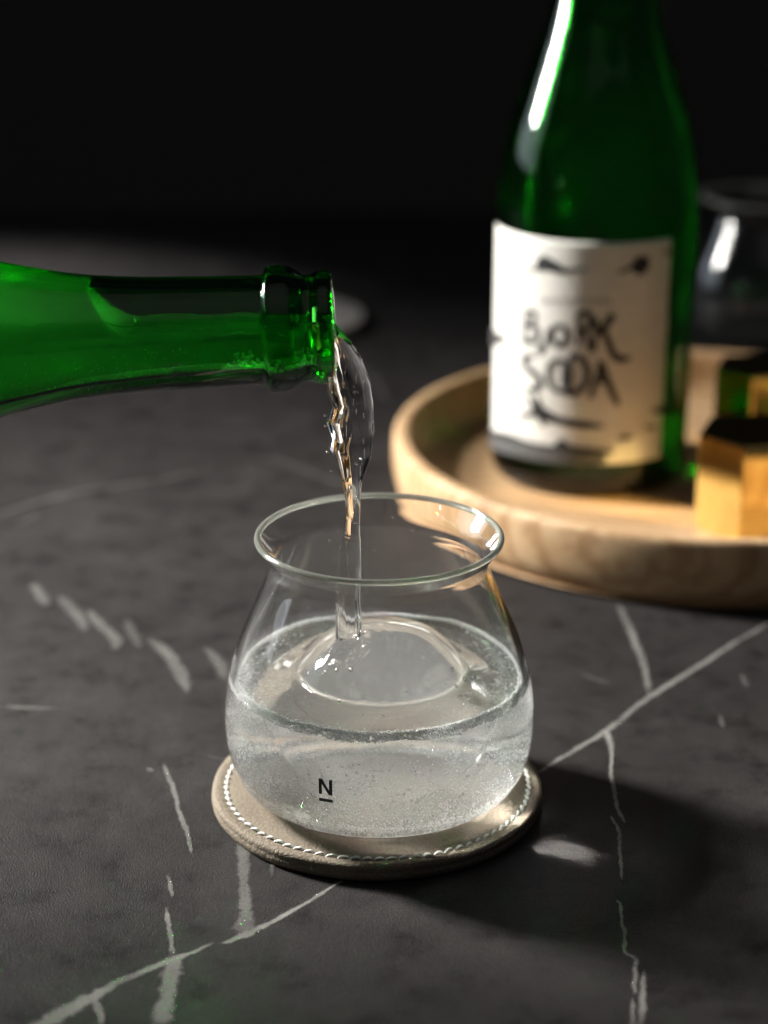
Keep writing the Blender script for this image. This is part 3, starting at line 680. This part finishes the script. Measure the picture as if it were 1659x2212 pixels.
def surface_bubbles():
    rnd = random.Random(11); items = []
    for (x, y, r) in [(0.0262, -0.0075, .0009), (0.0235, -0.0135, .0006), (0.0222, -0.0100, .0007), (0.0290, -0.0050, .0010), (0.0245, -0.0185, .0006), (0.0262, -0.0182, .0006),
                      (-0.0220, -0.0100, .0008), (-0.0128, -0.0165, .0006), (-0.0085, -0.0180, .0007), (-0.0118, -0.0235, .0005), (0.0010, -0.0320, .0006), (-0.0050, -0.0315, .0006)]:
        items.append((x, y, surf_z(x, y) - r * 0.55, r))
    while len(items) < 90:
        a = rnd.uniform(0, 6.28); q = RW * math.sqrt(rnd.random()); x, y = q * math.cos(a), q * math.sin(a)
        r = rnd.uniform(0.0001, 0.0003); items.append((x, y, surf_z(x, y) - r * 1.4, r))
    return items
tag(spheres("surface_bubbles", surface_bubbles(), M_BUBBLE, water, ICO2), kind="stuff")
def splash_drops():
    rnd = random.Random(21); items = []
    while len(items) < 420:      # fine spray on the inner wall above the water
        a = rnd.uniform(0, 6.28); z = WZ + 0.002 + 0.028 * rnd.random() ** 1.6
        r = 0.00007 + 0.00016 * rnd.random() ** 3; R_ = inner_r(z) - r * 0.4
        items.append((R_ * math.cos(a), R_ * math.sin(a), z, r))
    for k in range(9):
        a = k / 9 * 6.28 + rnd.uniform(-.2, .2); q = rnd.uniform(0.0050, 0.0065); x, y = IMP.x + q * math.cos(a), IMP.y + q * math.sin(a)
        items.append((x, y, surf_z(x, y) + rnd.uniform(0, 0.0007), rnd.uniform(0.0004, 0.0008)))
    return items
tag(spheres("splash_droplets", splash_drops(), M_DROP, water, ICO2), kind="stuff")

# ---------------------------------------------------------------- bottles
# profile by distance s from the mouth
BPROF = [(0.0150, 0.0004), (0.0155, 0.0012), (0.0155, 0.0034), (0.0151, 0.0046), (0.0143, 0.0064), (0.0145, 0.0082), (0.0160, 0.0103), (0.0173, 0.0128), (0.0175, 0.0160), (0.0171, 0.0186), (0.0153, 0.0194), (0.0149, 0.0206), (0.0150, 0.0280),
         (0.0155, 0.0427), (0.0162, 0.0580), (0.0180, 0.0747), (0.0226, 0.0960), (0.0285, 0.1150), (0.0350, 0.1340), (0.0405, 0.1530), (0.0435, 0.1740), (0.0445, 0.1960), (0.0445, 0.2400), (0.0445, 0.2900), (0.0443, 0.2985), (0.0432, 0.3028), (0.0405, 0.3050)]
BH = 0.305
def bottle_mesh(name, mat, parent):
    outp = catmull(BPROF, 5)
    inn = []
    for (r, s) in catmull([(0.0098, 0.0004), (0.0094, 0.003), (0.0097, 0.010), (0.0106, 0.020), (0.0113, 0.030), (0.0118, 0.0427), (0.0126, 0.058), (0.0145, 0.0747), (0.0190, 0.0960), (0.0249, 0.1150), (0.0314, 0.1340), (0.0369, 0.1530), (0.0400, 0.1740), (0.0411, 0.1960), (0.0411, 0.2400), (0.0411, 0.2880), (0.0395, 0.2960), (0.0330, 0.3000)], 5):
        inn.append((r, s))
    prof = [(0, BH - 0.009), (0.018, BH - 0.007), (0.031, BH - 0.001)] + outp[::-1]
    prof += [(0.0140, -0.0002), (0.0120, -0.0004), (0.0105, 0.0)] + inn + [(0.022, 0.2965), (0, 0.292)]
    V, F = lathe([(r, BH - s) for r, s in prof], 128)
    return mesh_obj(name, V, F, mat, parent), inn
up = tag(empty("upright_bottle", (0.0957, 0.2975, 0.0101)), "tall green glass bottle with a white label standing on the tray", "bottle", "green glass bottles")
glassbody, INB = bottle_mesh("glass_body", M_GREEN_SHADED, up)
# water inside the upright bottle
lp = [(r + 0.00012, s) for r, s in INB if s > 0.045]
V, F = lathe([(0, BH - 0.2922), (0.022, BH - 0.2967)] + [(r, BH - s) for r, s in lp[::-1]] + [(0, BH - lp[0][1])], 96)
tag(mesh_obj("bottled_water", V, F, M_FIZZ_FULL, None, True, tuple(up.location)), "water inside the upright green bottle", "water")

def on_bottle(theta, z, off):
    r = 0.0445 + off; a = R(theta)
    return (r * math.sin(a), -r * math.cos(a), z - 0.0101)
def label_paper():
    V = []; F = []; nu, nv = 90, 40
    t0, t1, z0, z1 = -82.0, 39.0, 0.0268, 0.125
    for i in range(nu + 1):
        for j in range(nv + 1):
            u = i / nu; v = j / nv
            th = t0 + (t1 - t0) * u; z = z0 + (z1 - z0) * v
            e = noise.noise(Vector((v * 9, 3.0, u))) * 0.8
            if u < 0.02 or u > 0.98: th += e
            V.append(on_bottle(th, z, 0.00025)); 
    for i in range(nu):
        for j in range(nv):
            k = i * (nv + 1) + j; F.append((k, k + nv + 1, k + nv + 2, k + 1))
    o = mesh_obj("label", V, F, M_PAPER, up)
    m = o.modifiers.new("thick", 'SOLIDIFY'); m.thickness = 0.00012; m.offset = 1
    return o
paper = label_paper(); paper["label"] = "white paper label with dark hand drawn lettering"
def ink_mark(name, strength, strokes, off):
    strength = min(1, 0.62 + 0.42 * strength)
    V = []; F = []
    for st in strokes:
        P = catmull(st, 6)
        base = len(V)
        for i, (th, z, w) in enumerate(P):
            a = P[max(i - 1, 0)]; b = P[min(i + 1, len(P) - 1)]
            t = Vector((R(b[0] - a[0]) * 0.0445, b[1] - a[1]))
            if t.length < 1e-9: t = Vector((1, 0))
            t.normalize(); n = Vector((-t.y, t.x))
            for c in (-1, 0, 1):
                V.append(on_bottle(th + math.degrees(n.x * c * w * 1.5 / 0.0445), z + n.y * c * w * 1.5, 0.00045 + off))
            if i:
                k = base + i * 3
                F += [(k - 3, k - 2, k + 1, k), (k - 2, k - 1, k + 2, k + 1)]
        off += 0.000004
    o = mesh_obj(name, V, F, mat_ink(strength), paper)
    return o
NAMES = {'branch': 'printed_branch', 'fox': 'printed_animal', 'bee': 'printed_insect', 'hill': 'printed_hill', 'band': 'printed_ground', 'leaf': 'printed_leaf', 'text': 'printed_line'}
for i, (n, s, st) in enumerate(INK):
    if n in ('leaf', 'hill', 'bee', 'fox'):
        for j, one in enumerate(st): ink_mark(NAMES[n], s, [one], i * 0.00003 + j * 0.000006)
    else: ink_mark(NAMES.get(n, 'letter'), s, st, i * 0.00003)

# pouring bottle: axis across the view, mouth to the right
MOUTH = Vector((-0.01243, -0.0100, 0.15909))
AX = Vector((0.9989, 0.0162, 0.0440)).normalized()          # from base to mouth
pour = tag(empty("pouring_bottle"), "green glass bottle held level at the left, water pouring from its mouth", "bottle", "green glass bottles")
zax = AX; yax = Vector((0, 0, 1)).cross(zax).normalized(); xax = yax.cross(zax).normalized()
pour.matrix_world = Matrix(((xax.x, yax.x, zax.x, 0), (xax.y, yax.y, zax.y, 0), (xax.z, yax.z, zax.z, 0), (0, 0, 0, 1)))
pour.location = MOUTH - AX * BH
g2, _ = bottle_mesh("glass_body", M_GREEN, pour)

def local_to_world(p): return pour.matrix_world @ Vector(p)
bpy.context.view_layer.update()
def bottle_liquid():
    """bore filled with water, an air pocket along the top of the neck"""
    seg = 72; V = []; F = []
    inn = [(r + 0.00012, s) for r, s in INB]
    st = [p for p in inn if 0.0035 < p[1] < 0.26]
    # resample
    S = []
    s = 0.0035
    while s < 0.25:
        S.append(s); s += 0.0009 if s < 0.09 else 0.006
    def rad(s):
        for a, b in zip(inn[:-1], inn[1:]):
            if a[1] <= s <= b[1]: return a[0] + (b[0] - a[0]) * (s - a[1]) / (b[1] - a[1] + 1e-9)
        return inn[-1][0]
    rings = []
    for s in S:
        r = rad(s)
        c = MOUTH - AX * s
        # free surface height over the axis
        if s < 0.0585: h = 0.0012 + 0.0012 * (s / 0.06)
        elif s < 0.0690:
            t = (s - 0.0585) / 0.0105; h = 0.0024 + (r * 0.9 - 0.0024) * (t ** 1.6)
        else: h = 1
        h += 0.00025 * math.sin(s * 300)
        if s < 0.02: h -= 0.0015 * (1 - s / 0.02)
        ring = []
        for k in range(seg):
            a = 2 * math.pi * k / seg
            yy = r * math.cos(a); zz = r * math.sin(a)
            if zz > h:
                e = 1 - (abs(yy) / math.sqrt(max(r * r - h * h, 1e-9))) ** 6 if h < r else 1
                zz = h + 0.0006 * (1 - max(0, e))
            p = c + Vector((0, 1, 0)) * yy + Vector((0, 0, 1)) * zz
            ring.append(len(V)); V.append(p)
        rings.append(ring)
    for A, B in zip(rings[:-1], rings[1:]):
        for k in range(seg):
            k2 = (k + 1) % seg; F.append((A[k], B[k], B[k2], A[k2]))
    F.append(tuple(rings[0])); F.append(tuple(rings[-1][::-1]))
    return V, F, rad
V, F, RAD = bottle_liquid()
bw = tag(mesh_obj("bottled_water", V, F, M_FIZZ_BOTTLE), "water inside the tilted pouring bottle, air pocket at its neck", "water")
def bottle_bubbles():
    rnd = random.Random(8); items = []
    def put(s, ang, r, inset=0.0):
        q = RAD(s) - 0.00012 - r - 0.00005 - inset
        p = MOUTH - AX * s + Vector((0, 1, 0)) * (q * math.cos(ang)) + Vector((0, 0, 1)) * (q * math.sin(ang))
        items.append((p.x, p.y, p.z, r))
    n = 0
    while n < 300:      # cluster on the near wall close to the mouth
        s = rnd.uniform(0.0175, 0.034); t = (s - 0.0175) / 0.0165
        ang = R(rnd.uniform(196, 262)); lim = 0.35 + 0.65 * math.sin(math.pi * min(1, t * 1.05))
        hgt = (262 - math.degrees(ang)) / 66
        if hgt > lim * (0.35 + 0.65 * rnd.random()): continue
        put(s, ang, rnd.uniform(0.00034, 0.00058)); n += 1
    for k in range(60): put(rnd.uniform(0.005, 0.018), R(rnd.uniform(205, 255)), rnd.uniform(0.0003, 0.0005))
    for k in range(520): put(rnd.uniform(0.03, 0.12), R(rnd.uniform(190, 300)), rnd.uniform(0.00006, 0.00014), rnd.random() ** 2 * 0.003)
    return items
tag(spheres("bubbles", bottle_bubbles(), M_FOAM, bw), kind="stuff")

# ---------------------------------------------------------------- the stream
def stream():
    P = []
    for a, b in zip(STREAM[:-1], STREAM[1:]):
        for k in range(3):
            t = k / 3; P.append(tuple(x + (y - x) * t for x, y in zip(a, b)))
    P.append(STREAM[-1])
    seg = 96; V = []; F = []
    zt, zb = P[0][1], P[-1][1]
    zmax = max(surf_z(IMP.x + 0.005 * math.cos(a), IMP.y + 0.005 * math.sin(a)) for a in (0, .8, 1.6, 2.4, 3.1, 4, 4.7, 5.5)) + GZ
    P = [p for p in P if p[1] > zmax + 0.003]; n = len(P)
    ztop = P[0][1]
    for i, (cx, cz, hw) in enumerate(P):
        f = (zt - cz) / (zt - zb)
        if f < 0.18: dep = 0.0020 + 0.0026 * math.sin(math.pi / 2 * min(1, f / 0.14))
        elif f < 0.45: dep = 0.0046 - 0.0018 * (f - 0.18) / 0.27
        else: dep = 0.0028 + 0.0005 * math.sin((f - .45) * 20)
        if f > 0.62: dep = 0.0028 + 0.0006 * min(1, (f - 0.62) / 0.1)
        amp = 0.12 + 0.02 * math.sin(f * 9)
        amp *= min(1, f / 0.08)
        tw = 2.2 * f * 6.28 * 0.35
        for k in range(seg):
            a = 2 * math.pi * k / seg
            q = 1 + amp * (0.55 * math.cos(3 * a + tw * 3 + 1) + 0.45 * math.cos(5 * a - tw * 4 + 2.3)) * 0.55
            q += amp * 0.9 * noise.noise(Vector((math.cos(a) * 1.8, math.sin(a) * 1.8, cz * 78)))
            q += amp * 0.45 * noise.noise(Vector((math.cos(a) * 6, math.sin(a) * 6, cz * 60 + 3)))
            front = 1.0
            # keep the side outline close to the traced one
            w = abs(math.cos(a)) ** 3
            qx = 1 + (q - 1) * (1 - 0.75 * w)
            ox = 0.00035 * noise.noise(Vector((cz * 90, 2, 5))) * max(0.0, min(1.0, (f - 0.5) / 0.12))
            V.append((cx + ox + hw * math.cos(a) * qx, -0.0100 + dep * math.sin(a) * q, cz))
    # the foot of the stream spreads a little and meets the surface of the drink
    last = V[-seg:]
    for j in range(1, 9):
        t = j / 8
        for (x, y, z) in last:
            fl = 1 + 0.16 * t ** 4
            x2 = P[-1][0] + (x - P[-1][0]) * fl; y2 = -0.0100 + (y + 0.0100) * fl
            V.append((x2, y2, z * (1 - t) + (surf_z(x2 - GLX, y2 - GLY) + GZ - 0.0001) * t))
    n += 8
    for i in range(n - 1):
        for k in range(seg):
            k2 = (k + 1) % seg
            F.append((i * seg + k, (i + 1) * seg + k, (i + 1) * seg + k2, i * seg + k2))
    F.append(tuple(range(seg)))
    return V, F
V, F = stream()
water_jet = tag(mesh_obj("water_stream", V, F, M_STREAM), "twisting stream of clear water falling from the bottle mouth", "water")
def stray_drops():
    rnd = random.Random(31); items = []
    for (x, z, r) in [(-0.0062, 0.1172, .0005), (-0.0048, 0.1189, .0004), (-0.0145, 0.1203, .0004), (-0.0150, 0.1280, .0005), (-0.0151, 0.1320, .0004), (-0.0134, 0.1150, .0003), (-0.0128, 0.1390, .0006), (-0.0064, 0.0980, .0003), (-0.0141, 0.0930, .0004)]:
        items.append((x, -0.0105 + rnd.uniform(-.002, .002), z, r))
    return items
tag(spheres("stray_droplets", stray_drops(), M_DROP, water_jet, ICO2), kind="stuff")
def air_streaks():
    """thin stretched air bubbles carried down inside the stream"""
    rnd = random.Random(17); V = []; F = []; bv, bf = ICO1
    for k in range(46):
        i = int(rnd.uniform(12, len(STREAM) - 14)); cx, cz, hw = STREAM[i]
        x = cx + hw * rnd.uniform(-0.7, 0.7); y = -0.0100 - 0.0018 * rnd.random(); r = rnd.uniform(0.00007, 0.00016); h = rnd.uniform(0.0006, 0.0022)
        lean = rnd.uniform(-0.12, 0.12); o = len(V)
        V.extend((x + v.x * r + v.z * h * lean, y + v.y * r, cz + v.z * h) for v in bv); F.extend(tuple(q + o for q in f) for f in bf)
    return mesh_obj("air_streaks", V, F, M_BUBBLE, water_jet)
tag(air_streaks(), kind="stuff")
def film_drops():
    """water clinging below the neck and round the lip"""
    V = []; F = []; seg = 20
    S = [0.0015 + 0.0012 * i for i in range(74)] + [0.0895 + 0.003 * i for i in range(1, 18)]
    rings = []
    outp = catmull(BPROF, 8)
    def rad(s):
        for a, b in zip(outp[:-1], outp[1:]):
            if a[1] <= s <= b[1]: return a[0] + (b[0] - a[0]) * (s - a[1]) / (b[1] - a[1] + 1e-9)
        return outp[-1][0]
    rs = [rad(s) for s in S]
    for i, s in enumerate(S):
        r = rs[i]
        rm = sum(rs[max(0, i - 3):i + 4]) / len(rs[max(0, i - 3):i + 4])
        th = 0.0017 if s < 0.035 else 0.0017 * max(0.02, 1 - (s - 0.035) / 0.075)
        bottom = max(r, rm - 0.0004) + th
        ring = []
        c = MOUTH - AX * s
        half = R(52)
        for k in range(seg + 1):     # outer arc
            a = -math.pi / 2 - half + 2 * half * k / seg
            f = math.cos((a + math.pi / 2) / half * math.pi / 2)
            q = r - 0.0003 + (bottom - r + 0.0003) * max(f, 0) ** 0.8
            ring.append(c + Vector((0, math.cos(a), math.sin(a))) * q)
        for k in range(seg, -1, -1):
            a = -math.pi / 2 - half + 2 * half * k / seg
            ring.append(c + Vector((0, math.cos(a), math.sin(a))) * (r - 0.0006))
        rings.append(list(range(len(V), len(V) + len(ring)))); V.extend(ring)
    m = len(rings[0])
    for A, B in zip(rings[:-1], rings[1:]):
        for k in range(m): F.append((A[k], B[k], B[(k + 1) % m], A[(k + 1) % m]))
    F.append(tuple(rings[0])); F.append(tuple(rings[-1][::-1]))
    return V, F
V, F = film_drops()
mesh_obj("clinging_film", V, F, M_DROP, water_jet)

# ---------------------------------------------------------------- tray
def make_tray():
    h, Ro = 0.030, 0.1415
    pr = [(0, 0.0018), (0.128, 0.0018), (0.1330, 0.0020), (0.1372, 0.0036), (0.1398, 0.0075), (0.1412, 0.0140), (0.1416, 0.0210), (0.1413, 0.0270), (0.1405, 0.0292), (0.1392, 0.0300), (0.1370, 0.0300), (0.1350, 0.0297), (0.1338, 0.0286),
          (0.1332, 0.0262), (0.1330, 0.0180), (0.1322, 0.0130), (0.1300, 0.0108), (0.1270, 0.0100), (0.09, 0.0100), (0.05, 0.01), (0, 0.0100)]
    V, F = lathe(catmull(pr, 3), 160)
    o = mesh_obj("serving_tray", V, F, M_WOOD, None, True, (0.1476, 0.2905, 0.0))
    return o
tag(make_tray(), "round pale wooden tray with a raised rim", "tray")

# ---------------------------------------------------------------- brass blocks
def hex_block(loc, rad, ang, label):
    bm = bmesh.new()
    bmesh.ops.create_cone(bm, cap_ends=True, segments=6, radius1=rad, radius2=rad, depth=0.042)
    bmesh.ops.rotate(bm, verts=bm.verts, matrix=Matrix.Rotation(R(ang - 90), 3, 'Z'))
    bmesh.ops.translate(bm, verts=bm.verts, vec=(0, 0, 0.021))
    bmesh.ops.bevel(bm, geom=bm.edges[:], offset=0.0011, segments=3, affect='EDGES', profile=0.6)
    # shallow round dish turned into the top
    me = bpy.data.meshes.new("brass_block"); bm.to_mesh(me); bm.free(); me.materials.append(M_BRASS)
    o = bpy.data.objects.new("brass_block", me); COL.objects.link(o); o.location = loc
    return tag(o, label, "block", "six sided brass blocks")
bmtest = None
hex_block((0.1576, 0.2232, 0.0101), 0.0248, -110 + 0, "six sided polished brass block at the front edge of the tray")
hex_block((0.1776, 0.3225, 0.0101), 0.0222, -109 + 0, "six sided polished brass block farther back, beside the upright bottle")

# ---------------------------------------------------------------- far things
far = tag(empty("drinking_glass", (0.222, 0.560, 0.0002)), "empty clear tumbler out of focus behind the tray", "glass", "rounded clear tumblers")
b2 = next(c for c in tumbler.children if c.name.startswith("glass_bowl")).copy(); COL.objects.link(b2); b2.parent = far
b3 = next(c for c in tumbler.children if c.name.startswith("rim")).copy(); COL.objects.link(b3); b3.parent = far
c2 = tag(empty("coaster", (-0.062, 0.592, 0.0004)), "pale round coaster lying far back behind the bottle mouth", "coaster")
coaster_mesh("leather_disc", M_LEATHER2, c2)
